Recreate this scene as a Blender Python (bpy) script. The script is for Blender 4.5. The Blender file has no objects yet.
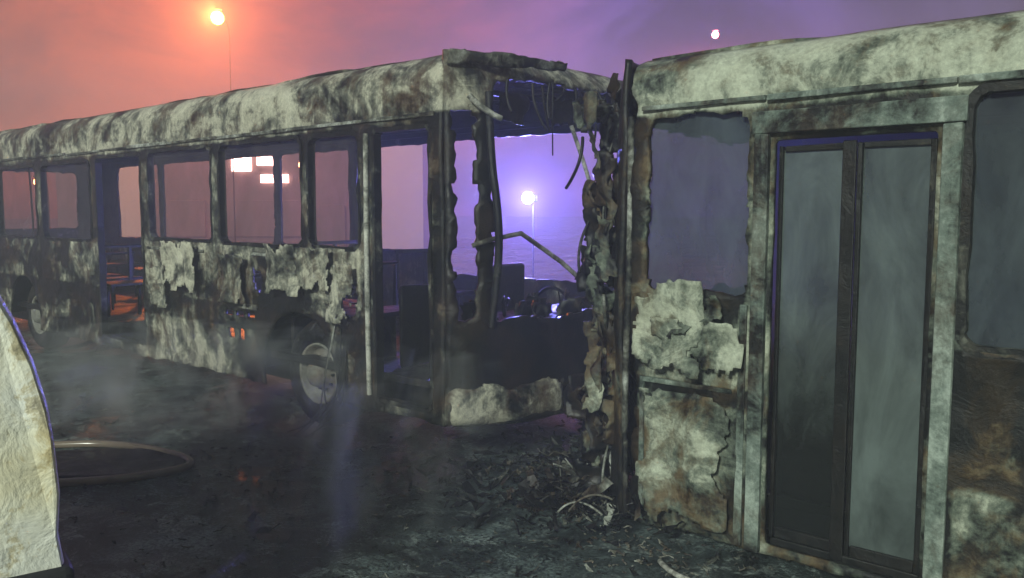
import bpy, math, random
import numpy as np
from mathutils import Vector
random.seed(7); rng=np.random.RandomState(5)
sc=bpy.context.scene
sc.view_settings.view_transform='Standard'; sc.view_settings.look='None'; sc.view_settings.exposure=0
COL=sc.collection
# ---------------------------------------------------------------- noise
def _h(i,j,s):
    v=np.sin(i*127.1+j*311.7+s*74.7)*43758.5453
    return v-np.floor(v)
def vn(x,y,s=0):
    xi=np.floor(x);yi=np.floor(y);fx=x-xi;fy=y-yi
    fx=fx*fx*(3-2*fx);fy=fy*fy*(3-2*fy)
    a=_h(xi,yi,s);b=_h(xi+1,yi,s);c=_h(xi,yi+1,s);d=_h(xi+1,yi+1,s)
    return (a*(1-fx)+b*fx)*(1-fy)+(c*(1-fx)+d*fx)*fy
def fbm(x,y,s=0,o=4):
    x=np.asarray(x,float);y=np.asarray(y,float)
    r=0;a=.5;t=0
    for k in range(o):
        r=r+a*vn(x*2**k+k*17.3,y*2**k+k*9.1,s+k);t+=a;a*=.5
    return r/t
def sstep(a,b,x):
    t=np.clip((x-a)/(b-a),0,1);return t*t*(3-2*t)
def box2(x,z,x0,x1,z0,z1,r=.05):
    qx=np.abs(x-(x0+x1)/2)-(x1-x0)/2+r; qz=np.abs(z-(z0+z1)/2)-(z1-z0)/2+r
    return np.hypot(np.maximum(qx,0),np.maximum(qz,0))+np.minimum(np.maximum(qx,qz),0)-r
# ---------------------------------------------------------------- object helpers
def link(ob,parent=None,mat=None):
    COL.objects.link(ob)
    if parent: ob.parent=parent
    if mat: ob.data.materials.append(mat)
    return ob
def empty(name,loc=(0,0,0)):
    e=bpy.data.objects.new(name,None);COL.objects.link(e);e.location=loc;e.empty_display_size=.3;return e
def mesh(name,verts,faces,parent=None,mat=None,smooth=False):
    me=bpy.data.meshes.new(name);me.from_pydata([tuple(map(float,v)) for v in verts],[],[tuple(map(int,f)) for f in faces]);me.update()
    if smooth:
        for p in me.polygons:p.use_smooth=True
    return link(bpy.data.objects.new(name,me),parent,mat)
def sheet(name,u0,u1,v0,v1,cell,g,place,parent,mat,thick=.03,ash=None,smooth=True):
    nu=max(2,int(round((u1-u0)/cell)));nv=max(2,int(round((v1-v0)/cell)))
    U,V=np.meshgrid(np.linspace(u0,u1,nu+1),np.linspace(v0,v1,nv+1),indexing='ij')
    U0=U.copy();V0=V.copy()
    if g is not None:
        e=.004;G=g(U,V);gx=(g(U+e,V)-G)/e;gz=(g(U,V+e)-G)/e
        m2=np.maximum(gx**2+gz**2,.25)
        c=max((u1-u0)/nu,(v1-v0)/nv)
        k=(np.abs(G)<.62*c)
        U=np.where(k,U-G*gx/m2,U);V=np.where(k,V-G*gz/m2,V)
        uc=(U0[:-1,:-1]+U0[1:,1:])/2;vc=(V0[:-1,:-1]+V0[1:,1:])/2
        keep=g(uc,vc)>0
    else: keep=np.ones((nu,nv),bool)
    if not keep.any(): return None
    P=np.stack(place(U,V),-1).reshape(-1,3)
    idx=np.arange((nu+1)*(nv+1)).reshape(nu+1,nv+1)
    F=np.stack([idx[:-1,:-1],idx[1:,:-1],idx[1:,1:],idx[:-1,1:]],-1)[keep]
    used=np.unique(F);rem=-np.ones(len(P),int);rem[used]=np.arange(len(used))
    me=bpy.data.meshes.new(name);me.from_pydata(P[used].tolist(),[],rem[F].tolist())
    a=me.attributes.new('ash','FLOAT','POINT')
    av=(ash(U,V) if ash is not None else np.full(U.shape,.4)).reshape(-1)[used]
    a.data.foreach_set('value',av.astype(np.float32))
    if smooth: me.polygons.foreach_set('use_smooth',[True]*len(me.polygons))
    me.update()
    ob=link(bpy.data.objects.new(name,me),parent,mat)
    if thick:
        m=ob.modifiers.new('thickness','SOLIDIFY');m.thickness=thick;m.offset=0
    return ob
class Acc:
    def __init__(s): s.v=[];s.f=[]
    def box(s,x0,x1,y0,y1,z0,z1,j=0):
        b=len(s.v)
        for x,y,z in [(x0,y0,z0),(x1,y0,z0),(x1,y1,z0),(x0,y1,z0),(x0,y0,z1),(x1,y0,z1),(x1,y1,z1),(x0,y1,z1)]:
            s.v.append((x+random.uniform(-j,j),y+random.uniform(-j,j),z+random.uniform(-j,j)))
        s.f+=[(b,b+3,b+2,b+1),(b+4,b+5,b+6,b+7),(b,b+1,b+5,b+4),(b+1,b+2,b+6,b+5),(b+2,b+3,b+7,b+6),(b+3,b,b+4,b+7)]
    def make(s,name,parent,mat,bev=.008):
        o=mesh(name,s.v,s.f,parent,mat)
        if bev:
            m=o.modifiers.new('bevel','BEVEL');m.width=bev;m.segments=2
        return o
def tube(name,pts,r,parent,mat,jit=0,poly=False):
    cu=bpy.data.curves.new(name,'CURVE');cu.dimensions='3D';cu.bevel_depth=r;cu.bevel_resolution=3;cu.use_fill_caps=True
    sp=cu.splines.new('POLY' if poly else 'NURBS');sp.points.add(len(pts)-1)
    for i,p in enumerate(pts):
        sp.points[i].co=(p[0]+random.uniform(-jit,jit),p[1]+random.uniform(-jit,jit),p[2]+random.uniform(-jit,jit),1)
    if not poly: sp.use_endpoint_u=True;sp.order_u=3
    ob=bpy.data.objects.new(name,cu);return link(ob,parent,mat)
def ring(name,x0,x1,z0,z1,r,w,ya,yb,parent,mat,jit=.004):
    pts=[];n=6
    for cx,cz,a0 in [(x1-r,z1-r,0),(x0+r,z1-r,90),(x0+r,z0+r,180),(x1-r,z0+r,270)]:
        for k in range(n+1):
            a=math.radians(a0+90*k/n);pts.append((cx+r*math.cos(a),cz+r*math.sin(a),math.cos(a),math.sin(a)))
    P=[]
    for i in range(len(pts)):
        p=pts[i];q=pts[(i+1)%len(pts)];d=math.hypot(q[0]-p[0],q[1]-p[1]);k=max(1,int(d/.12))
        for t in range(k):
            f=t/k;P.append([p[m]*(1-f)+q[m]*f for m in range(4)])
    V=[];F=[];N=len(P)
    for p in P:
        l=math.hypot(p[2],p[3]) or 1;nx,nz=p[2]/l,p[3]/l
        ww=w*random.uniform(.75,1.25);o=random.uniform(-jit,jit)
        for a,y in ((-ww,ya),(ww,ya),(ww,yb),(-ww,yb)): V.append((p[0]+nx*(a+o),y+o*.7,p[1]+nz*(a+o)))
    for i in range(N):
        a=i*4;b=((i+1)%N)*4
        for k in range(4): F.append((a+k,a+(k+1)%4,b+(k+1)%4,b+k))
    return mesh(name,V,F,parent,mat)
def lathe(name,prof,cx,cy,cz,parent,mat,n=48,jit=0,side=1):
    V=[];F=[];m=len(prof)
    for i in range(n):
        a=2*math.pi*i/n
        for (yy,r) in prof:
            rr=r+random.uniform(-jit,jit)
            V.append((cx+rr*math.cos(a),cy+side*yy,cz+rr*math.sin(a)))
    for i in range(n):
        for k in range(m-1):
            F.append((i*m+k,i*m+k+1,((i+1)%n)*m+k+1,((i+1)%n)*m+k))
    return mesh(name,V,F,parent,mat,True)
# ---------------------------------------------------------------- materials
def newmat(name):
    m=bpy.data.materials.new(name);m.use_nodes=True;nt=m.node_tree
    return m,nt,nt.nodes['Principled BSDF'],nt.nodes['Material Output']
def noise(nt,vec,scale,detail=6,rough=.6,dist=0):
    n=nt.nodes.new('ShaderNodeTexNoise');n.inputs['Scale'].default_value=scale;n.inputs['Detail'].default_value=detail
    n.inputs['Roughness'].default_value=rough;n.inputs['Distortion'].default_value=dist
    nt.links.new(vec,n.inputs['Vector']);return n.outputs['Fac']
def math_(nt,op,a,b=None,clamp=False):
    n=nt.nodes.new('ShaderNodeMath');n.operation=op;n.use_clamp=clamp
    for i,x in enumerate((a,b)):
        if x is None: continue
        if isinstance(x,(int,float)): n.inputs[i].default_value=x
        else: nt.links.new(x,n.inputs[i])
    return n.outputs[0]
def ramp(nt,fac,stops,interp='LINEAR'):
    n=nt.nodes.new('ShaderNodeValToRGB');n.color_ramp.interpolation=interp
    cr=n.color_ramp
    while len(cr.elements)<len(stops): cr.elements.new(.5)
    for e,(p,c) in zip(cr.elements,stops):
        e.position=p;e.color=(c if len(c)==4 else (*c,1)) if not isinstance(c,float) else (c,c,c,1)
    nt.links.new(fac,n.inputs[0]);return n.outputs[0]
def mix(nt,f,a,b,mode='MIX'):
    n=nt.nodes.new('ShaderNodeMix');n.data_type='RGBA';n.blend_type=mode
    for s,x in ((0,f),(6,a),(7,b)):
        if isinstance(x,(int,float)): n.inputs[s].default_value=x
        elif isinstance(x,tuple): n.inputs[s].default_value=(*x,1)
        else: nt.links.new(x,n.inputs[s])
    return n.outputs[2]
def mapping(nt,vec,scale,loc=(0,0,0)):
    n=nt.nodes.new('ShaderNodeMapping');n.inputs['Scale'].default_value=scale;n.inputs['Location'].default_value=loc
    nt.links.new(vec,n.inputs['Vector']);return n.outputs[0]
def burnt(name,pale=(.50,.49,.38),mid=(.12,.125,.10),soot=(.005,.006,.006),rust=(.13,.065,.03),rustamt=.5,seed=0.,const=None,contrast=2.2,bump=.5,medk=1.4,stk=.5):
    m,nt,b,o=newmat(name);L=nt.links
    tc=nt.nodes.new('ShaderNodeTexCoord').outputs['Object']
    v=mapping(nt,tc,(1,1,1),(seed,seed*.7,seed*1.3))
    big=noise(nt,v,1.3,9,.64,.9)
    med=noise(nt,v,5.0,9,.70,.9)
    st=noise(nt,mapping(nt,tc,(9,9,1.0),(seed,0,0)),1.5,5,.6,.3)
    fine=noise(nt,v,38,5,.7)
    if const is None:
        at=nt.nodes.new('ShaderNodeAttribute');at.attribute_name='ash';ash=at.outputs['Fac']
    else:
        vl=nt.nodes.new('ShaderNodeValue');vl.outputs[0].default_value=const;ash=vl.outputs[0]
    a=math_(nt,'ADD',ash,math_(nt,'MULTIPLY',math_(nt,'SUBTRACT',big,.5),contrast))
    a=math_(nt,'ADD',a,math_(nt,'MULTIPLY',math_(nt,'SUBTRACT',med,.5),medk))
    a=math_(nt,'ADD',a,math_(nt,'MULTIPLY',math_(nt,'SUBTRACT',st,.5),stk))
    a=math_(nt,'ADD',a,math_(nt,'MULTIPLY',math_(nt,'SUBTRACT',fine,.5),.3),clamp=True)
    c=ramp(nt,a,[(0.0,soot),(.28,soot),(.38,tuple(x*.4 for x in mid)),(.50,mid),(.62,tuple(x*.65+y*.35 for x,y in zip(mid,pale))),(.76,pale),(1,tuple(min(.8,x*1.3) for x in pale))])
    rn=noise(nt,mapping(nt,tc,(1,1,1),(seed+5,3,2)),2.6,8,.7,.6)
    rf=math_(nt,'MULTIPLY',ramp(nt,rn,[(.47,0.),(.60,1.)]),rustamt)
    rf=math_(nt,'MULTIPLY',rf,ramp(nt,a,[(.15,.25),(.45,1.),(.8,.3)]))
    c=mix(nt,rf,c,rust)
    c=mix(nt,.4,c,ramp(nt,fine,[(.32,.3),(.62,1.)]),'MULTIPLY')
    L.new(c,b.inputs['Base Color'])
    L.new(ramp(nt,a,[(0,.38),(.5,.7),(1,.55)]),b.inputs['Roughness'])
    b.inputs['Specular IOR Level'].default_value=.4
    bp=nt.nodes.new('ShaderNodeBump');bp.inputs['Strength'].default_value=bump;bp.inputs['Distance'].default_value=.02
    h=math_(nt,'ADD',math_(nt,'MULTIPLY',med,.8),math_(nt,'MULTIPLY',fine,.25));h=math_(nt,'ADD',h,math_(nt,'MULTIPLY',a,.4))
    L.new(h,bp.inputs['Height']);L.new(bp.outputs[0],b.inputs['Normal'])
    return m
M_body=burnt('burnt_bus_paint',seed=1.3)
M_body2=burnt('burnt_bus_paint_green',pale=(.45,.48,.37),mid=(.12,.145,.11),seed=7.9,rust=(.17,.10,.035),rustamt=.65,contrast=1.9,medk=1.3,stk=.4)
M_soot=burnt('sooty_metal',const=.18,seed=3.1,rustamt=.2,contrast=1.2)
M_int=burnt('burnt_interior',const=.08,seed=5.1,rustamt=.2,contrast=1.0)
M_trim=burnt('scorched_aluminium',const=.46,pale=(.45,.47,.42),seed=9.,rustamt=.15,contrast=1.6)
M_ash=burnt('ash_white_metal',const=.66,pale=(.52,.52,.45),seed=11.,rustamt=.2,contrast=1.4)
M_deb=burnt('debris_grey',const=.36,pale=(.40,.42,.36),seed=13.,rustamt=.4,contrast=2.0)
M_tire=burnt('burnt_tyre',const=.20,mid=(.07,.07,.065),seed=2.,rustamt=.2,bump=1,contrast=.8)
M_rim=burnt('burnt_rim',const=.54,pale=(.36,.36,.31),mid=(.2,.2,.17),seed=4.,rustamt=.4,contrast=.5,medk=.5,stk=0.)
def simple(name,c,r=.5,metal=0):
    m,nt,b,o=newmat(name)
    tc=nt.nodes.new('ShaderNodeTexCoord').outputs['Object']
    n=noise(nt,tc,9,6,.65)
    nt.links.new(ramp(nt,n,[(.3,tuple(x*.7 for x in c)),(.7,c)]),b.inputs['Base Color'])
    b.inputs['Roughness'].default_value=r;b.inputs['Metallic'].default_value=metal
    return m
M_black=simple('rubber_black',(.015,.015,.016),.6)
M_pole=simple('dark_lamp_pole',(.012,.011,.011),.95)
def sooty_haze_glass(name,lo,hi,tint,haze_col,seed=0,blackz=None):  # sooty pane whose diffuse colour also paints in the haze behind it
    m=bpy.data.materials.new(name);m.use_nodes=True;nt=m.node_tree;nt.nodes.clear()
    out=nt.nodes.new('ShaderNodeOutputMaterial');tr=nt.nodes.new('ShaderNodeBsdfTransparent');df=nt.nodes.new('ShaderNodeBsdfPrincipled')
    tr.inputs[0].default_value=(*tint,1);df.inputs['Roughness'].default_value=.35
    tc=nt.nodes.new('ShaderNodeTexCoord').outputs['Object']
    n=noise(nt,mapping(nt,tc,(1,1,.7),(seed,0,seed)),2.2,6,.6,.6)
    f=ramp(nt,n,[(.3,float(lo)),(.7,float(hi))])
    n2=noise(nt,mapping(nt,tc,(2,2,.8),(seed,2,seed)),2.,8,.68,.7)
    c=mix(nt,ramp(nt,n2,[(.35,0.),(.65,1.)]),tuple(x*.4 for x in haze_col),haze_col)
    if blackz:
        # dark interior painted into the lower part of the pane, ragged upper edge
        sp=nt.nodes.new('ShaderNodeSeparateXYZ');nt.links.new(tc,sp.inputs[0])
        zz=math_(nt,'ADD',sp.outputs['Z'],math_(nt,'MULTIPLY',math_(nt,'SUBTRACT',n2,.5),1.4))
        k=math_(nt,'DIVIDE',math_(nt,'SUBTRACT',zz,blackz[0]),blackz[1]-blackz[0],True)
        c=mix(nt,k,(.01,.012,.012),c)
    nt.links.new(c,df.inputs['Base Color'])
    mx=nt.nodes.new('ShaderNodeMixShader');nt.links.new(f,mx.inputs[0]);nt.links.new(tr.outputs[0],mx.inputs[1]);nt.links.new(df.outputs[0],mx.inputs[2])
    nt.links.new(mx.outputs[0],out.inputs[0]);return m
G_door=sooty_haze_glass('sooty_haze_door_glass',.55,.85,(.6,.7,.7),(.16,.20,.19))
G_doorL=sooty_haze_glass('sooty_haze_door_glass_dark_interior',.55,.85,(.6,.7,.7),(.16,.20,.19),1,(.7,1.6))  # left leaf: darkness of the interior painted into the lower pane
G_win=sooty_haze_glass('sooty_haze_window_glass',.50,.85,(.5,.58,.62),(.09,.115,.125),3)
G_left=sooty_haze_glass('darkening_window_glass',.18,.5,(.55,.48,.58),(.13,.115,.125),6)  # panes added to the left bus; their tint darkens the bright background
def ground_mat():
    m,nt,b,o=newmat('wet_asphalt');L=nt.links
    tc=nt.nodes.new('ShaderNodeTexCoord').outputs['Object']
    big=noise(nt,tc,.55,8,.62,.6);med=noise(nt,tc,1.9,9,.75,.7);fine=noise(nt,tc,45,4,.75)
    ashn=noise(nt,tc,4.0,10,.80,1.0)
    c=ramp(nt,med,[(.38,(.008,.012,.012)),(.5,(.05,.068,.065)),(.62,(.17,.22,.21))])
    wet=ramp(nt,big,[(.42,0.),(.54,1.)])
    am=math_(nt,'MULTIPLY',ramp(nt,ashn,[(.53,0.),(.61,1.)]),.7)
    c=mix(nt,am,c,(.34,.40,.37))
    c=mix(nt,.9,c,ramp(nt,fine,[(.40,.10),(.58,1.4)]),'MULTIPLY')
    L.new(c,b.inputs['Base Color'])
    r=math_(nt,'ADD',ramp(nt,wet,[(0,.40),(1,.08)]),math_(nt,'MULTIPLY',fine,.2))
    L.new(r,b.inputs['Roughness'])
    bp=nt.nodes.new('ShaderNodeBump');bp.inputs['Strength'].default_value=.8;bp.inputs['Distance'].default_value=.035
    L.new(math_(nt,'ADD',math_(nt,'MULTIPLY',fine,.4),math_(nt,'ADD',med,math_(nt,'MULTIPLY',ashn,.9))),bp.inputs['Height'])
    L.new(bp.outputs[0],b.inputs['Normal'])
    return m
M_ground=ground_mat()
mesh('ground',[(-250,-250,0),(250,-250,0),(250,250,0),(-250,250,0)],[(0,1,2,3)],None,M_ground)
# ---------------------------------------------------------------- bus builder
W=2.5;Y0=4.26
def build_bus(name,xL,xR,zb,zt,near_holes,far_holes,near_ash,mat,endR,endL,wheels,arch_r=.56,arch_z=.47,rag=None,seed=0,floor_z=.62,poles=True):
    B=empty(name)
    zs=zt-.22
    def dent(u,v,k=.016): return (fbm(u*2.2,v*2.2,seed+3)-.5)*k*2.6+(fbm(u*9,v*9,seed+5)-.5)*.012
    def gnear(u,v):
        g=np.full(np.shape(u),9.)
        for h in near_holes:
            x0,x1,z0,z1,r,rg=h
            d=box2(u,v,x0,x1,z0,z1,r)
            if rg: d=d+(fbm(u*9,v*9,seed+x0)-.5)*rg*2
            g=np.minimum(g,d)
        for wx in wheels: g=np.minimum(g,np.hypot(u-wx,v-arch_z)-arch_r)
        g=np.minimum(g,(v-zb)-(fbm(u*3,u*0+seed,seed+8)-.45)*.07)
        if rag is not None: g=np.minimum(g,rag(u,v))
        return g
    def pnear(u,v):
        t=np.maximum(v-zs,0)/.22
        return u,Y0+.28*(1-np.sqrt(np.maximum(1-(t*.97)**2,0)))+dent(u,v),v
    sheet('side_wall',xL,xR,zb-.03,zt,.03,gnear,pnear,B,mat,.035,near_ash)
    def gfar(u,v):
        g=v-zb
        for (x0,x1,z0,z1) in far_holes: g=np.minimum(g,box2(u,v,x0,x1,z0,z1,.06)+(fbm(u*8,v*8,seed+1)-.5)*.04)
        return g
    sheet('far_side_wall',xL,xR,zb,zt,.06,gfar,lambda u,v:(u,Y0+W-.28*(1-np.sqrt(np.maximum(1-(np.maximum(v-zs,0)/.22*.97)**2,0)))+dent(u,v),v),B,mat,.04,lambda u,v:u*0+.1)
    def proof(u,s):
        q=2*s/W-1
        return u,Y0+s,zt+.07*(1-q*q)-.02+(fbm(u*1.3,s*1.5,seed+11)-.5)*.09
    sheet('roof',xL+.05,xR-.05,.2,W-.2,.06,lambda u,s:.5+u*0,proof,B,mat,.04,lambda u,s:u*0+.4)
    for (which,X,dr,cfg) in (('front',xR,1,endR),('rear',xL,-1,endL)):
        bl,pw,holes,ashf,rg=cfg
        def gend(s,v,holes=holes,rg=rg):
            g=(v-zb-.02)
            for (a,b_,c,d,r) in holes: g=np.minimum(g,box2(s,v,a,b_,c,d,r)+(fbm(s*9,v*9,seed+4)-.5)*rg)
            return g
        def pend(s,v,X=X,dr=dr,bl=bl,pw=pw):
            k=1-np.abs(2*s/W-1)**pw
            t=np.maximum(v-zs,0)/.22
            return X+dr*(bl*k-(v-1.2)*.05*k-.25*k*(1-np.sqrt(np.maximum(1-(t*.95)**2,0))))+dent(s,v,.02),Y0+s,v+0*s
        sheet(which+'_end',0.0,W,zb,zt,.035,gend,pend,B,mat,.04,ashf)
    A=Acc()
    A.box(xL+.1,xR-.15,Y0+.08,Y0+W-.08,floor_z-.06,floor_z)
    x=xL+.6
    while x<xR-.3:
        A.box(x,x+.05,Y0+.2,Y0+W-.2,zt-.10,zt-.05,.01);x+=.75
    A.box(xL+.1,xR-.2,Y0+.1,Y0+.16,zt-.30,zt-.24,.005)
    A.box(xL+.1,xR-.2,Y0+W-.16,Y0+W-.1,zt-.30,zt-.24,.005)
    for s in (.55,1.85): A.box(xL+.2,xR-.4,Y0+s,Y0+s+.09,floor_z-.4,floor_z-.075)
    A.make('floor_and_roof_ribs',B,M_int)
    S=Acc();x=xL+1.0
    while x<xR-1.6:
        if not any(h[0]-.4<x<h[1]+.1 and h[2]<.9 for h in near_holes):
            for s in ((.14,.95),(1.55,2.36)):
                if random.random()<.8:
                    l=random.uniform(-.06,.06);hh=random.uniform(.65,.9)
                    S.box(x,x+.42,Y0+s[0],Y0+s[1],floor_z+.38,floor_z+.42,.01)
                    for k in (s[0]+.02,(s[0]+s[1])/2,s[1]-.05):
                        S.box(x-.03+l,x+.01+l,Y0+k,Y0+k+.03,floor_z+.35,floor_z+hh,.012)
                        S.box(x+.2,x+.24,Y0+k,Y0+k+.03,floor_z+.004,floor_z+.375,.008)
                    S.box(x-.03+l,x+.01+l,Y0+s[0],Y0+s[1],floor_z+hh,floor_z+hh+.03,.012)
        x+=.78
    S.make('seat_frames',B,M_int,.004)
    k=0;x=xL+(1.3 if poles else 3.3)
    while x<xR-2.2:
        tube('grab_pole',[(x,Y0+(.95,1.55)[k%2],floor_z),(x+.02,Y0+(.95,1.55)[k%2]+.02,1.6),(x,Y0+(.95,1.55)[k%2],zt-.08)],.015,B,M_int,.015);x+=2.9;k+=1
    for wx in wheels:
        for side,yy in ((1,Y0+.13),(-1,Y0+W-.13)):
            R=.475 if zb>.15 else .34
            wz=R;wc=wx+.07
            lathe('tyre',[(.30,.28),(.30,R-.06),(.27,R-.015),(.20,R),(.08,R),(.02,R-.03),(-.01,R-.09),(-.005,.30),(.03,.27),(.30,.28)],wc,yy,wz,B,M_tire,56,.005,side)
            lathe('rim',[(.28,.26),(.03,.275),(.005,.268),(.02,.25),(.08,.235),(.11,.20),(.085,.165),(.07,.14),(.02,.125),(-.04,.10),(-.05,.06),(-.05,.001)],wc,yy,wz,B,M_rim,48,0,side)
            bo=Acc()
            for q in range(10):
                a=q*math.pi/5;cx=wc+.148*math.cos(a);cz=wz+.148*math.sin(a)
                y=yy+side*.075;bo.box(cx-.011,cx+.011,min(y,y-side*.025),max(y,y-side*.025),cz-.011,cz+.011)
            bo.make('wheel_nuts',B,M_int,.003)
        V=[];F=[];n=20
        for i in range(n+1):
            a=math.pi*i/n;c_,s_=math.cos(a),math.sin(a)
            for y in (Y0+.02,Y0+.62): V.append((wx+(arch_r+.02)*c_,y,arch_z+(arch_r+.02)*s_))
        for i in range(n): F.append((2*i,2*i+1,2*i+3,2*i+2))
        V+= [(wx-arch_r,Y0+.63,.1),(wx+arch_r,Y0+.63,.1),(wx+arch_r,Y0+.63,arch_z+arch_r),(wx-arch_r,Y0+.63,arch_z+arch_r)]
        b0=len(V)-4;F.append((b0,b0+1,b0+2,b0+3))
        mesh('wheel_arch_liner',V,F,B,M_int)
    A=Acc()
    for wx in wheels: A.box(wx-.06,wx+.06,Y0+.3,Y0+W-.3,.3,.45)
    A.make('axles',B,M_soot)
    return B
def torn(parent,x,y,z,w,h,an,sd,av,mat,k=.16):
    sheet('torn_sheet',0,w,0,h,.02,lambda u,v:np.minimum(np.minimum(u,w-u),np.minimum(v,h-v))-.02+(fbm(u*12,v*9,sd)-.45)*.14,
     lambda u,v:(x-w/2+u*math.cos(an)+(fbm(v*6,u*3,sd+1)-.5)*k,y+u*math.sin(an)+(fbm(u*8,v*6,sd+2)-.5)*k,z-h/2+v),parent,mat,.006,lambda u,v:av+0*u)
def glass(parent,x0,x1,z0,z1,y,mat,sd=0,brk=0.):
    sheet('glass_pane',x0,x1,z0,z1,.03,(lambda u,v:(fbm(u*2.5,v*2.5,sd)-brk)*.4) if brk else None,lambda u,v:(u,y+0*u,v),parent,mat,0)
# ---- left bus
LB_holes=[(-5.20,-4.56,.42,2.52,.05,.0),(-6.06,-5.38,1.60,2.52,.09,.012),(-7.50,-6.15,1.60,2.53,.09,.012),(-8.95,-7.64,1.61,2.53,.09,.02),
 (-10.25,-9.12,.45,2.52,.05,.02),(-11.92,-10.42,1.55,2.50,.09,.02),(-13.55,-12.1,1.55,2.50,.09,.02),(-15.2,-13.75,1.5,2.5,.09,.03),
 (-7.45,-7.30,.92,.97,.01,0),(-7.27,-7.12,.92,.97,.01,0),(-7.09,-6.95,.92,.97,.01,0),
 (-7.42,-7.30,.70,.80,.01,0),(-7.24,-7.12,.70,.80,.01,0),
 (-6.98,-6.80,1.18,1.36,.06,.09),(-5.62,-5.45,1.05,1.35,.05,.08),(-6.45,-6.25,1.30,1.47,.05,.07)]
def ash_left(u,v):
    a=.42+0*u
    a=np.where(v>2.56,.70-.035*np.clip(-u-7,0,8),a)
    a=np.where((v<1.6)&(v>1.02),.60,a)
    a=np.where((v<=1.02)&(v>.82),.34,a)
    a=np.where(v<=.82,.56,a)
    a=a-.5*np.exp(-(((u+6.6)/.5)**2+((v-1.15)/.22)**2))
    a=a-.4*np.exp(-(((u+8.3)/.6)**2+((v-1.1)/.15)**2))
    a=a-.4*np.exp(-(((u+6.27)/.8)**2+((v-.5)/.6)**2))
    a=a-.30*sstep(-5.85,-5.5,u)*(v<1.1)
    a=a-.25*sstep(-9.0,-9.4,u)*(v<1.7)
    a=a-.4*np.exp(-((v-2.5)/.07)**2)
    a=np.where((u>-5.38)&(v<2.56)&(v>.9),.42,a)
    a=np.where((u>-4.56)&(v<2.6),.2,a)
    return a
def ash_front_left(s,v):
    a=-.1+0*s
    a=np.where(v>2.6,.5,a)
    a=np.where((v<.62)&(s<.9),.3,a)
    a=a+.4*np.exp(-(((s-.6)/.25)**2+((v-1.0)/.08)**2))
    return a
LB=build_bus('burnt_bus',-16.4,-4.43,.32,3.04,LB_holes,
  [(-7.0,-4.65,1.2,2.68),(-8.6,-7.05,1.45,2.68),(-10.3,-8.75,1.45,2.68),(-12.0,-10.45,1.45,2.68),(-13.7,-12.15,1.45,2.68),(-15.4,-13.85,1.45,2.68)],
  ash_left,M_body,
  (.36,3,[(.055,.20,1.12,2.60,.03),(.30,2.36,1.10,2.86,.08)],ash_front_left,.09),
  (.10,4,[(.3,2.2,1.6,2.6,.08)],lambda s,v:.3+0*s,.03),[-6.27,-12.75],seed=1.)
for h in LB_holes[:8]:
    ring('window_frame' if h[2]>1 else 'door_frame',h[0],h[1],h[2],h[3],max(h[4],.04),.016,Y0-.024,Y0+.05,LB,M_soot,.006)
    if h[2]>1: glass(LB,h[0]+.01,h[1]-.01,h[2]+.01,h[3]-.01,Y0+.028,G_left,h[0])
A=Acc()
x=-16.3
while x<-4.6:
    x2=min(x+random.uniform(.5,1.4),-4.5);dz=random.uniform(-.012,.012)
    A.box(x,x2-.004,Y0-.035,Y0-.005,2.585+dz,2.615+dz,.006)
    x=x2
x=-9.0
while x<-5.45:
    x2=x+random.uniform(.4,.9)
    if random.random()<.6:A.box(x,min(x2-.01,-5.42),Y0-.03,Y0-.004,1.50,1.53,.008)
    x=x2
A.box(-7.5,-6.9,Y0-.02,Y0-.003,1.0,1.05,.006)
A.make('gutter_and_rub_rail',LB,M_trim,.004)
tube('door_post',[(-5.27,Y0-.03,.45),(-5.275,Y0-.04,1.4),(-5.27,Y0-.03,2.5)],.022,LB,M_ash)
tube('door_handrail',[(-4.62,Y0+.12,.6),(-4.62,Y0+.1,1.4),(-4.63,Y0+.12,2.4)],.018,LB,M_int)
A=Acc()
A.box(-4.75,-4.28,Y0+.5,Y0+2.2,.72,1.06,.03)
A.box(-5.35,-4.9,Y0+1.5,Y0+2.0,.85,.95,.02);A.box(-5.45,-5.38,Y0+1.5,Y0+2.0,.96,1.4,.02)
A.box(-5.3,-5.24,Y0+.3,Y0+.9,.62,1.3,.02)
A.make('dashboard_and_driver_seat',LB,M_int,.02)
lathe('steering_wheel',[(-.015,.21),(0,.225),(.015,.21),(0,.195),(-.015,.21)],-4.85,Y0+1.75,1.0,LB,M_black)
for i in range(26):
    s=random.uniform(.35,2.25);k=1-abs(2*s/W-1)**3
    torn(LB,-4.43+.33*k-random.uniform(0,.35),Y0+s,random.uniform(.92,1.14),random.uniform(.15,.35),random.uniform(.12,.32),random.uniform(.6,2.4),100+i*2.7,random.choice((-.1,0,.1,.3)),M_body)
for i in range(10):
    s=random.uniform(.3,2.3);k=1-abs(2*s/W-1)**3
    torn(LB,-4.43+.28*k-random.uniform(0,.1),Y0+s,random.uniform(2.66,2.84),random.uniform(.1,.3),random.uniform(.12,.3),random.uniform(.9,2.2),200+i*2.7,random.choice((0,.1,.4)),M_body,.1)
def pb(s,v):
    k=1-np.abs(2*s/W-1)**3
    return -4.43+.36*k+.06+(fbm(s*5,v*5,3)-.5)*.05-.03*((v-.5)/.14)**4,Y0+s-.03,v+(fbm(s*2,s*0,4)-.5)*.08
sheet('front_bumper',.0,.92,.31,.64,.025,lambda s,v:box2(s,v,.0,.86,.33,.62,.07)*-1+(fbm(s*7,v*7,9)-.5)*.07,pb,LB,M_body,.03,lambda s,v:.62+0*s)
sheet('front_bumper_far',.96,2.5,.34,.62,.03,lambda s,v:.1*(1+0*s)+(fbm(s*4,v*6,19)-.6)*.5,pb,LB,M_body,.03,lambda s,v:.05+0*s)
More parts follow.
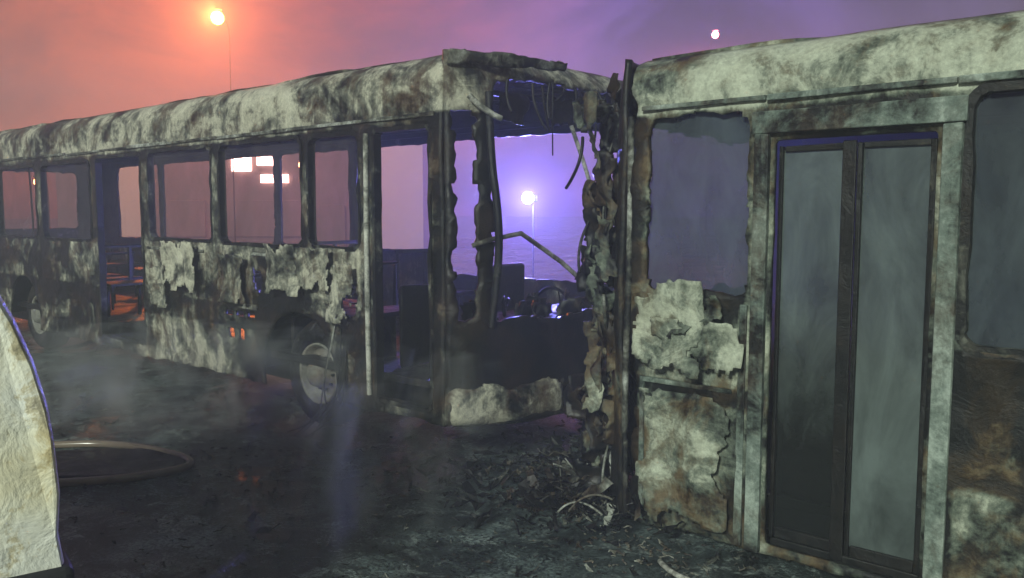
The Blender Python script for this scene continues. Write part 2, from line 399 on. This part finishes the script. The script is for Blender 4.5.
sheet('roof_brow',.0,.95,0,.13,.02,lambda s,v:np.minimum(np.minimum(v-.02-.05*s,.12-v),.88-s)+(fbm(s*6,v*8,33)-.5)*.05,
  lambda s,v:(-4.43+.36*(1-np.abs(2*s/W-1)**3)+.02+.05*np.sin(v*9),Y0+s,2.91+v-.03*s),LB,M_trim,.015,lambda s,v:.7+0*s)
tube('windscreen_pillar',[(-4.22,4.50,2.75),(-4.20,4.50,2.3),(-4.15,4.53,1.9),(-4.17,4.55,1.5),(-4.22,4.53,1.05)],.03,LB,M_int,.01)
tube('wiper_arm',[(-4.26,4.38,1.66),(-4.2,4.5,1.70),(-4.12,4.74,1.735),(-4.03,5.1,1.52),(-3.99,5.50,1.25)],.018,LB,M_ash,.008,True)
tube('wiper_arm',[(-4.05,5.24,2.55),(-4.02,5.4,2.2),(-4.0,5.6,1.75),(-4.02,5.76,1.40)],.017,LB,M_ash,.01)
tube('bent_strip',[(-4.28,4.36,2.72),(-4.2,4.45,2.60),(-4.14,4.55,2.56)],.022,LB,M_ash)
for i in range(18):
    s=random.uniform(.35,2.2);k=1-abs(2*s/W-1)**3;x=-4.43+.34*k;z=random.choice((2.84,2.86,1.12));l=random.uniform(.1,.55)*(1 if z>2 else .35)
    tube('hanging_wire',[(x,Y0+s,z),(x+random.uniform(-.05,.08),Y0+s+random.uniform(-.05,.05),z-l*.5*(1 if z>2 else -1)),(x+random.uniform(-.05,.1),Y0+s+random.uniform(-.1,.1),z-l*(1 if z>2 else -1))],random.uniform(.004,.011),LB,M_int)
for i in range(5):
    x=-5.75+random.uniform(-.12,.2)
    tube('burnt_cable',[(x,Y0-.02,random.uniform(.7,1.0)),(x+random.uniform(-.15,.1),Y0-.06,.45),(x+random.uniform(-.3,.1),Y0-.1,.2),(x+random.uniform(-.5,.2),Y0-.2,.02)],.006,LB,M_trim if i==1 else M_soot)
def peel(parent,x0,x1,z0,z1,ashv,mat,sd,curl=.12):
    sheet('peeling_panel',0,x1-x0,0,z1-z0,.022,lambda u,v:np.minimum(np.minimum(u,x1-x0-u),np.minimum(v,z1-z0-v))-.05+(fbm(u*7,v*7,sd)-.42)*.30,
      lambda u,v:(x0+u,Y0-.035-curl*(v/(z1-z0)-.5)**2*1.2-(fbm(u*5,v*5,sd+2))*.07-(fbm(u*16,v*16,sd+2))*.02,z0+v),parent,mat,.006,lambda u,v:ashv+0*u)
peel(LB,-8.6,-7.9,1.1,1.6,.85,M_body,3);peel(LB,-6.6,-6.1,1.18,1.62,.7,M_body,8);peel(LB,-5.75,-5.4,1.0,1.5,.5,M_body,13)
peel(LB,-7.5,-7.0,1.05,1.5,.6,M_body,21,.05);peel(LB,-8.9,-8.5,.9,1.35,.6,M_body,24,.03);peel(LB,-6.2,-5.7,1.25,1.6,.6,M_body,27,.05)
# ---- right bus (dropped on its hubs)
RB_holes=[(-2.72,-2.09,1.45,2.43,.08,.03),(-1.95,-1.16,.10,2.27,.02,.0),(-1.03,.45,1.27,2.45,.09,.01),(.62,2.0,1.27,2.45,.09,.01),(2.15,3.5,1.27,2.45,.09,.01),(3.7,4.7,.1,2.3,.03,0),(4.9,6.4,1.27,2.45,.09,.01),(6.55,8.0,1.27,2.45,.09,.01),
  (-2.60,-2.42,1.12,1.34,.07,.12)]
def ash_right(u,v):
    a=.42+0*u
    a=np.where(v>2.46,.76-.3*np.exp(-(((u+2.6)/.16)**2)),a)
    a=np.where((v>2.28)&(v<=2.46)&(u<-1.03),.42,a)
    a=np.where((v<1.5)&(v>.92)&(u<-2.0),.58,a)
    a=a-.55*np.exp(-(((u+2.2)/.3)**2+((v-1.46)/.16)**2))
    a=np.where((v<=.92)&(u<-2.05),.46,a)
    a=np.where((v<=.92)&(v>.82)&(u<-1.96),.1,a)
    a=np.where((u>-1.06)&(v<1.24),.10,a)
    a=np.where((u>-1.02)&(v<.62),.42,a)
    a=a-.3*np.exp(-((u+2.03)/.03)**2)*(v<1.4)
    a=a-.5*sstep(-2.66,-2.82,u)*(v<2.45)
    return a
def rag_right(u,v):
    return (u+2.88)-.06*1-(fbm(v*4,v*0+2,41)-.5)*.22
RB=build_bus('burnt_bus',-2.88,9.1,.04,2.79,RB_holes,
  [(.6,2.0,1.2,2.42),(2.2,3.5,1.2,2.42),(3.7,5.0,1.2,2.42),(5.2,6.8,1.2,2.42)],
  ash_right,M_body2,(.3,3,[(.3,2.2,1.1,2.5,.1)],lambda s,v:.4+0*s,.04),
  (.38,4,[(.25,2.3,1.3,2.45,.1)],lambda s,v:.0+0*s,.16),[2.9,7.2],arch_z=.36,rag=rag_right,seed=6.,floor_z=.36,poles=False)
for h in RB_holes[2:8]:
    ring('window_frame',h[0],h[1],h[2],h[3],max(h[4],.03),.02,Y0-.022,Y0+.05,RB,M_soot,.003)
    if h[2]>1: glass(RB,h[0]+.01,h[1]-.01,h[2]+.01,h[3]-.01,Y0+.028,G_win,h[0])
glass(RB,-2.76,-2.06,1.36,2.47,Y0+.035,G_win,5.5)
M_jamb=burnt('scorched_aluminium_green',const=.47,pale=(.36,.42,.36),mid=(.14,.18,.15),seed=19.,rustamt=.35,contrast=1.7,medk=1.0,stk=.4)
A=Acc()
A.box(-2.045,-1.965,Y0-.045,Y0-.004,.06,2.30,.004);A.box(-1.135,-1.05,Y0-.045,Y0-.004,.06,2.30,.004)
A.box(-2.06,-1.035,Y0-.05,Y0-.006,2.305,2.42,.005)
x=-2.75
while x<9:
    x2=x+random.uniform(.5,1.3);A.box(x,x2-.004,Y0-.04,Y0-.008,2.475+random.uniform(-.005,.005),2.505,.004);x=x2
A.box(-2.12,-2.075,Y0-.03,Y0-.006,.06,1.40,.006)
A.make('door_surround_and_gutter',RB,M_jamb,.006)
D=Acc()
for (a,b) in ((-1.94,-1.575),(-1.535,-1.17)):
    y0,y1=Y0+.03,Y0+.065
    D.box(a,a+.024,y0,y1,.14,2.24,.004);D.box(b-.028,b,y0,y1,.14,2.24,.004)
    D.box(a+.03,b-.03,y0+.002,y1-.002,2.21,2.24,.002);D.box(a+.03,b-.03,y0+.002,y1-.002,.14,.20,.002)
    glass(RB,a+.02,b-.02,.19,2.22,Y0+.048,G_doorL if a<-1.8 else G_door,a)
D.box(-1.60,-1.535,Y0+.01,Y0+.028,.12,2.25,.004)
D.make('folding_door',RB,M_int,.004)
D=Acc();D.box(-1.95,-1.16,Y0+.07,Y0+.5,.06,.12,.003);D.box(-1.93,-1.60,Y0+.14,Y0+.18,.14,1.0,.01)
D.make('door_step',RB,M_int,.006)
A=Acc()
A.box(-2.74,-2.71,Y0-.03,Y0-.004,.06,.92,.005);A.box(-2.74,-2.15,Y0-.032,Y0-.006,.90,.93,.006)
A.make('panel_trim',RB,M_jamb,.004)
peel(RB,-2.80,-2.3,.98,1.52,.64,M_body2,31,.15);peel(RB,-2.62,-2.06,.98,1.30,.64,M_body2,37,.12);peel(RB,-2.72,-2.14,.1,.88,.48,M_body2,43,.02)
peel(RB,-2.5,-2.2,1.2,1.45,.4,M_body2,47,.25)
tube('corner_post',[(-2.84,Y0-.01,.05),(-2.86,Y0-.03,.8),(-2.83,Y0-.01,1.6),(-2.85,Y0,2.45)],.02,RB,M_trim,.01)
for i in range(60):
    torn(RB,-2.98-random.uniform(-.03,.24),Y0+random.uniform(-.05,.28),.15+2.45*random.random(),random.uniform(.08,.22),random.uniform(.12,.5),random.uniform(-.5,1.2),i*3.3,random.choice((-.2,-.1,.0,.0,.1,.3)),M_body2)
for i in range(26):
    z=random.uniform(.4,2.5);x=-2.95-random.uniform(-.05,.25);y=Y0+random.uniform(-.02,.35);l=random.uniform(.2,.7)
    tube('hanging_wire',[(x,y,z),(x+random.uniform(-.1,.1),y+random.uniform(-.1,.05),z-l*.5),(x+random.uniform(-.15,.12),y+random.uniform(-.1,.1),max(.02,z-l))],random.uniform(.004,.012),RB,random.choice((M_soot,M_int,M_trim)))
# ---------------------------------------------------------------- debris
def debris(name,cx,cy,sx,sy,n,smin,smax,mat,zmax=.05,seed=1):
    r=random.Random(seed);V=[];F=[]
    for i in range(n):
        x=r.gauss(cx,sx);y=r.gauss(cy,sy);s=r.uniform(smin,smax)*(.4+r.random()**3);z=r.uniform(0,zmax)*r.random()+s*.15
        b=len(V);a=r.uniform(0,6.28);t=r.uniform(-.9,.9)
        m=4;e=r.uniform(.2,.8)
        for p in range(m+1):
            for q in range(2):
                u=(p/m-.5)*s*2+r.uniform(-.2,.2)*s;w=(q-.5)*s*e*r.uniform(.3,1.3)
                V.append((x+u*math.cos(a)-w*math.sin(a),y+u*math.sin(a)+w*math.cos(a),max(.004,z+u*t*.6+r.uniform(-.3,.35)*s)))
        for p in range(m): F.append((b+2*p,b+2*p+2,b+2*p+3,b+2*p+1))
    o=mesh(name,V,F,None,mat);md=o.modifiers.new('t','SOLIDIFY');md.thickness=.005
    return o
debris('burnt_debris',-3.34,4.30,.20,.22,200,.03,.12,M_deb,.28,2)
debris('charred_debris',-3.3,4.5,.4,.4,420,.02,.10,M_int,.2,3)
debris('ground_litter',-5.0,3.4,3.4,1.1,1500,.01,.04,M_int,.012,4)
debris('ash_flakes',-4.5,3.1,3.0,.9,600,.006,.028,M_deb,.006,5)
debris('ash_flakes',-2.5,3.95,.6,.25,240,.01,.04,M_deb,.03,6)
debris('charred_debris',-4.0,5.3,.35,.8,260,.03,.12,M_int,.12,8)
DB=bpy.data.objects['burnt_debris']
for i in range(12):
    a=random.uniform(0,6.28);x=-3.38+random.gauss(0,.14);y=4.3+random.gauss(0,.16);l=random.uniform(.12,.32)
    tube('twisted_strip',[(x,y,.02),(x+l*.4*math.cos(a),y+l*.4*math.sin(a),random.uniform(.05,.3)),(x+l*math.cos(a),y+l*math.sin(a),random.uniform(.02,.3))],random.uniform(.003,.008),DB,random.choice((M_deb,M_trim,M_soot)))
tube('burnt_hose',[(-2.35,3.85,.02),(-2.2,3.7,.05),(-2.05,3.72,.03),(-1.95,3.62,.02),(-1.8,3.65,.03)],.014,None,M_ash)
axd=Vector((-.663,.748,0));rt=Vector((.748,.663,0))
def P2(R,l,z=.03):
    p=axd*R+rt*l;return (p.x,p.y,z)
M_hose=simple('wet_fire_hose',(.24,.19,.14),.2)
tube('fire_hose',[P2(6.4,-7.5),P2(6.9,-6.),P2(6.5,-4.6),P2(6.72,-3.7),P2(6.75,-3.2),P2(6.45,-2.6),P2(6.22,-2.38),P2(6.05,-2.42),P2(5.85,-2.7),P2(5.74,-3.1),P2(5.7,-3.5),P2(5.3,-4.4),P2(4.4,-5.2)],.03,None,M_hose)
c0=P2(6.22,-3.15)
sheet('fallen_panel',-.85,.75,-.5,.5,.03,lambda u,v:.36*np.sqrt(np.maximum(1-(u/.70)**2,0))-np.abs(v-.02)+(fbm(u*4,v*4,2)-.5)*.08,
  lambda u,v:(c0[0]+rt.x*u+axd.x*v,c0[1]+rt.y*u+axd.y*v,.012+.03*fbm(u*3,v*3,4)),None,M_soot,.012)
# ---------------------------------------------------------------- white van, bottom left
VAN=empty('white_van')
r0=(axd-.545*rt).normalized();rd=(axd-.70*rt).normalized();ld=Vector((-rd.y,rd.x,0))
if ld.dot(rt)>0: ld=-ld
org=r0*3.35
M_van,nt,b,o=newmat('smoke_stained_white_paint')
tc=nt.nodes.new('ShaderNodeTexCoord').outputs['Object']
n1=noise(nt,tc,2.2,5,.55,.3);n2=noise(nt,tc,5,9,.72,.6)
c=ramp(nt,n1,[(.3,(.72,.62,.36)),(.5,(.85,.81,.64)),(.65,(.87,.86,.78))])
c=mix(nt,.8,c,ramp(nt,n2,[(.36,(.20,.15,.07)),(.43,(.65,.56,.38)),(.49,(1,1,1))]),'MULTIPLY')
nt.links.new(c,b.inputs['Base Color']);b.inputs['Roughness'].default_value=.4
bp=nt.nodes.new('ShaderNodeBump');bp.inputs['Strength'].default_value=.6;bp.inputs['Distance'].default_value=.05
nt.links.new(noise(nt,tc,6,6,.6,.4),bp.inputs['Height']);nt.links.new(bp.outputs[0],b.inputs['Normal'])
prof=[(.06,.38),(.01,.50),(-.005,.62),(.012,.75),(.0,.9),(.012,1.10),(.025,1.22),(.06,1.38),(.11,1.53),(.17,1.66),(.26,1.84),(.40,1.95),(.7,2.0),(1.6,2.02),(2.9,1.96),(3.2,1.85),(3.75,1.28),(4.35,1.12),(4.6,.95),(4.65,.6),(4.6,.38)]
V=[];F=[];ws=[(0,.02),(.015,.006),(.04,0),(1.0,0),(1.76,0),(1.785,.006),(1.8,.02)]
cxp=2.3;czp=1.1
for w,ins in ws:
    for (l,z) in prof:
        l2=l+(ins if l<cxp else -ins);z2=z-(ins if z>czp else 0)
        tum=max(0,z-1.15)*.12
        wv=.9+(w-.9)*(1-tum/.9)
        p=org+rd*wv+ld*l2;V.append((p.x,p.y,z2))
n=len(prof)
for i in range(len(ws)-1):
    for k in range(n):
        k2=(k+1)%n;F.append((i*n+k,i*n+k2,(i+1)*n+k2,(i+1)*n+k))
F.append(tuple(range(n)));F.append(tuple(reversed(range((len(ws)-1)*n,len(ws)*n))))
vb=mesh('body',V,F,VAN,M_van);md=vb.modifiers.new('b','BEVEL');md.width=.006;md.segments=2;md.limit_method='ANGLE'
def vbox(name,l0,l1,w0,w1,z0,z1,mat,bev=.01):
    V=[]
    for z in (z0,z1):
        for l,w in ((l0,w0),(l1,w0),(l1,w1),(l0,w1)):
            p=org+rd*w+ld*l;V.append((p.x,p.y,z))
    o=mesh(name,V,[(0,3,2,1),(4,5,6,7),(0,1,5,4),(1,2,6,5),(2,3,7,6),(3,0,4,7)],VAN,mat)
    md=o.modifiers.new('b','BEVEL');md.width=bev;md.segments=3
vbox('bumper',-.03,.3,-.02,1.82,.36,.64,M_black,.03)
vbox('front_bumper',4.4,4.72,-.02,1.82,.36,.6,M_black,.03)
vbox('side_window',.65,1.5,.025,.07,1.25,1.75,M_black);vbox('side_window',1.65,2.9,.025,.07,1.25,1.75,M_black)
vbox('rub_strip',.45,3.9,-.012,.02,.66,.74,M_black,.006)
for l in (.95,3.75):
    for w in (.0,1.62):
        V=[];F=[];k=32;pr=[(0,.001),(0,.2),(.02,.22),(0,.3),(.02,.33),(.16,.33),(.18,.3),(.18,.001)]
        for i in range(k):
            a=2*math.pi*i/k
            for q,r in pr:
                p=org+rd*(w+q-.004)+ld*(l+r*math.cos(a));V.append((p.x,p.y,.33+r*math.sin(a)))
        m=len(pr)
        for i in range(k):
            for j in range(m-1):F.append((i*m+j,i*m+j+1,((i+1)%k)*m+j+1,((i+1)%k)*m+j))
        mesh('wheel',V,F,VAN,M_black,True)
# ---------------------------------------------------------------- lamps
def emis(name,c,s):
    m,nt,b,o=newmat(name);b.inputs['Base Color'].default_value=(*c,1);b.inputs['Emission Color'].default_value=(*c,1);b.inputs['Emission Strength'].default_value=s
    m.cycles.emission_sampling='NONE';return m
def ball(name,p,r,parent,mat,n=16):
    V=[];F=[]
    for i in range(n+1):
        a=math.pi*i/n
        for j in range(n): V.append((p[0]+r*math.sin(a)*math.cos(2*math.pi*j/n),p[1]+r*math.sin(a)*math.sin(2*math.pi*j/n),p[2]+r*math.cos(a)))
    for i in range(n):
        for j in range(n): F.append((i*n+j,(i+1)*n+j,(i+1)*n+(j+1)%n,i*n+(j+1)%n))
    return mesh(name,V,F,parent,mat,True)
def street_lamp(p,c,power,em,r=.16,arm=1.2):
    E=empty('street_lamp');x,y,z=p
    bx,by=x-.663*arm,y+.748*arm
    tube('pole',[(bx,by,0),(bx,by,z*.5),(bx,by,z-.4)],.022,E,M_pole,0,True)
    tube('arm',[(bx,by,z-.45),(bx,by,z),(x-.3*arm,y+.35*arm,z+.15),(x,y,z+.1)],.016,E,M_pole)
    A=Acc();A.box(x-.16,x+.16,y-.1,y+.1,z+r+.01,z+r+.06);A.make('lamp_head',E,M_pole,.02)
    ball('bulb',(x,y,z),r,E,emis('lamp_glow',c,em))
    if power:
        l=bpy.data.lights.new('lamp_light','POINT');l.color=c;l.energy=power;l.shadow_soft_size=.2
        o=bpy.data.objects.new('lamp_light',l);COL.objects.link(o);o.location=(x+.664*.4,y-.748*.4,z);o.parent=E
street_lamp((-27.5,15.7,8.54),(1,.22,.04),6000,90,r=.22)
street_lamp((-22.0,40.6,11.0),(1,.22,.35),3500,30,r=.18)
street_lamp((-26.9,9.5,2.76),(1,.32,.08),90,60,r=.12,arm=.5)
street_lamp((-25.4,17.6,3.53),(1,.3,.12),0,60,r=.16,arm=.5)
E=empty('floodlight_stand')
x,y,z=-7.8,9.12,2.09
tube('mast',[(x,y+.12,.5),(x,y+.12,2.0)],.008,E,M_pole,0,True)
for a in (0,2.1,4.2): tube('leg',[(x,y+.12,.9),(x+.5*math.cos(a),y+.12+.5*math.sin(a),.01)],.01,E,M_pole,0,True)
A=Acc();A.box(x-.05,x+.05,y+.08,y+.16,z-.05,z+.05);A.make('housing',E,M_pole,.015)
ball('lamp_glass',(x,y,z),.08,E,emis('blue_white_lamp',(.6,.68,1),200))
l=bpy.data.lights.new('flood','POINT');l.color=(.20,.20,1);l.energy=1500;l.shadow_soft_size=.06
o=bpy.data.objects.new('flood',l);COL.objects.link(o);o.location=(x+.12,y-.16,z);o.parent=E
S=empty('shop_building')
c0=axd*37-rt*10.9
def sb(name,l0,l1,d0,d1,z0,z1,mat,bev=.02):
    V=[]
    for z in (z0,z1):
        for l,d in ((l0,d0),(l1,d0),(l1,d1),(l0,d1)):
            p=c0+rt*l+axd*d;V.append((p.x,p.y,z))
    o=mesh(name,V,[(0,3,2,1),(4,5,6,7),(0,1,5,4),(1,2,6,5),(2,3,7,6),(3,0,4,7)],S,mat)
    if bev: md=o.modifiers.new('b','BEVEL');md.width=bev
M_wall=simple('rendered_wall',(.25,.22,.2),.9)
sb('walls',-9,7,.3,9,0,5.2,M_wall);sb('parapet',-9.2,7.2,.1,9.2,5.21,5.5,M_wall)
Ms=emis('lit_sign',(1,.6,.5),34)
sb('lit_window',-1.3,-.45,.2,.28,3.65,4.45,Ms,0);sb('lit_window',-.2,.7,.2,.28,3.9,4.6,Ms,0);sb('lit_window',-.05,1.15,.2,.28,3.15,3.5,Ms,0)
sb('door',2.5,3.6,.2,.28,0.01,2.2,M_wall);sb('shop_window',-6,-2.5,.2,.28,.8,2.4,M_wall);sb('shop_window',-2,1.8,.2,.28,.8,2.4,M_wall)
# ---------------------------------------------------------------- smoke volumes
def volbox(name,x0,x1,y0,y1,z0,z1,build,rate=1.):
    V=[(x0,y0,z0),(x1,y0,z0),(x1,y1,z0),(x0,y1,z0),(x0,y0,z1),(x1,y0,z1),(x1,y1,z1),(x0,y1,z1)]
    m=bpy.data.materials.new(name);m.use_nodes=True;nt=m.node_tree;nt.nodes.clear()
    out=nt.nodes.new('ShaderNodeOutputMaterial');vs=nt.nodes.new('ShaderNodeVolumeScatter')
    nt.links.new(vs.outputs[0],out.inputs['Volume']);build(nt,vs)
    try: m.cycles.volume_step_rate=rate
    except Exception as e: print(e)
    return mesh(name,V,[(0,3,2,1),(4,5,6,7),(0,1,5,4),(1,2,6,5),(2,3,7,6),(3,0,4,7)],None,m)
def hom(d,c=(.92,.94,.95)):
    def f(nt,vs):
        vs.inputs['Density'].default_value=d;vs.inputs['Color'].default_value=(*c,1);vs.inputs['Anisotropy'].default_value=.1
    return f
volbox('smoke_haze',-45,25,-6,6.95,-.5,9,hom(.020,(.8,.9,.9)))
volbox('smoke_bank',-60,30,7.0,50,-.5,10.0,hom(.045,(.36,.33,.46)))
volbox('smoke',-2.75,2.0,4.38,6.6,.40,2.65,hom(.45,(.85,.97,.95)))
def wisp(sc_,lo,hi,dens,loc=(0,0,0)):
    def f(nt,vs):
        vs.inputs['Color'].default_value=(.9,.97,.95,1);vs.inputs['Anisotropy'].default_value=.1
        tc=nt.nodes.new('ShaderNodeTexCoord').outputs['Object']
        n=noise(nt,mapping(nt,tc,(1,1,.6),loc),sc_,2.5,.6,1.2)
        nt.links.new(math_(nt,'MULTIPLY',ramp(nt,n,[(lo,0.),(hi,1.)]),dens),vs.inputs['Density'])
    return f
volbox('smoke_wisp',-8.0,-3.6,2.5,4.1,.01,.95,wisp(1.7,.53,.72,1.5,(3,1,0)),.8)
# ---------------------------------------------------------------- world
w=bpy.data.worlds.new('World');sc.world=w;w.use_nodes=True;nt=w.node_tree;nt.nodes.clear()
out=nt.nodes.new('ShaderNodeOutputWorld');bg=nt.nodes.new('ShaderNodeBackground');bg2=nt.nodes.new('ShaderNodeBackground');add=nt.nodes.new('ShaderNodeAddShader')
sky=nt.nodes.new('ShaderNodeTexSky');sky.sky_type='NISHITA';sky.sun_disc=False;sky.sun_elevation=math.radians(3);sky.sun_rotation=math.radians(200)
nt.links.new(sky.outputs[0],bg.inputs[0]);bg.inputs[1].default_value=.004
tc=nt.nodes.new('ShaderNodeTexCoord').outputs['Generated']
dp=nt.nodes.new('ShaderNodeVectorMath');dp.operation='DOT_PRODUCT';dp.inputs[1].default_value=(-.93,.33,.12);nt.links.new(tc,dp.inputs[0])
nn=noise(nt,mapping(nt,tc,(1,1,1.8)),3.6,7,.6,1.0)
f=math_(nt,'ADD',dp.outputs['Value'],math_(nt,'MULTIPLY',math_(nt,'SUBTRACT',nn,.5),.14))
c=ramp(nt,f,[(.0,(.06,.085,.08)),(.45,(.06,.05,.095)),(.65,(.08,.05,.20)),(.80,(.14,.07,.42)),(.88,(.22,.07,.20)),(.94,(.40,.06,.04)),(1,(.42,.08,.03))])
c=mix(nt,.9,c,ramp(nt,nn,[(.36,.15),(.62,1.5)]),'MULTIPLY')
nt.links.new(c,bg2.inputs[0]);bg2.inputs[1].default_value=.9
nt.links.new(bg.outputs[0],add.inputs[0]);nt.links.new(bg2.outputs[0],add.inputs[1]);nt.links.new(add.outputs[0],out.inputs[0])
l=bpy.data.lights.new('key_light','SUN');l.energy=3.4;l.angle=math.radians(8);l.color=(.88,1,.88)  # night key light added for an unseen source behind the camera
o=bpy.data.objects.new('key_light',l);COL.objects.link(o)
d=Vector((-.30,1,-.50)).normalized();o.rotation_euler=d.to_track_quat('-Z','Y').to_euler()
# ---------------------------------------------------------------- camera
cam=bpy.data.cameras.new('camera');cam.lens=29.9;cam.sensor_width=36;cam.clip_start=.05;cam.clip_end=800
co=bpy.data.objects.new('camera',cam);COL.objects.link(co);co.location=(0,0,1.9);co.rotation_euler=(math.radians(84.8),0,math.radians(41.6))
sc.camera=co
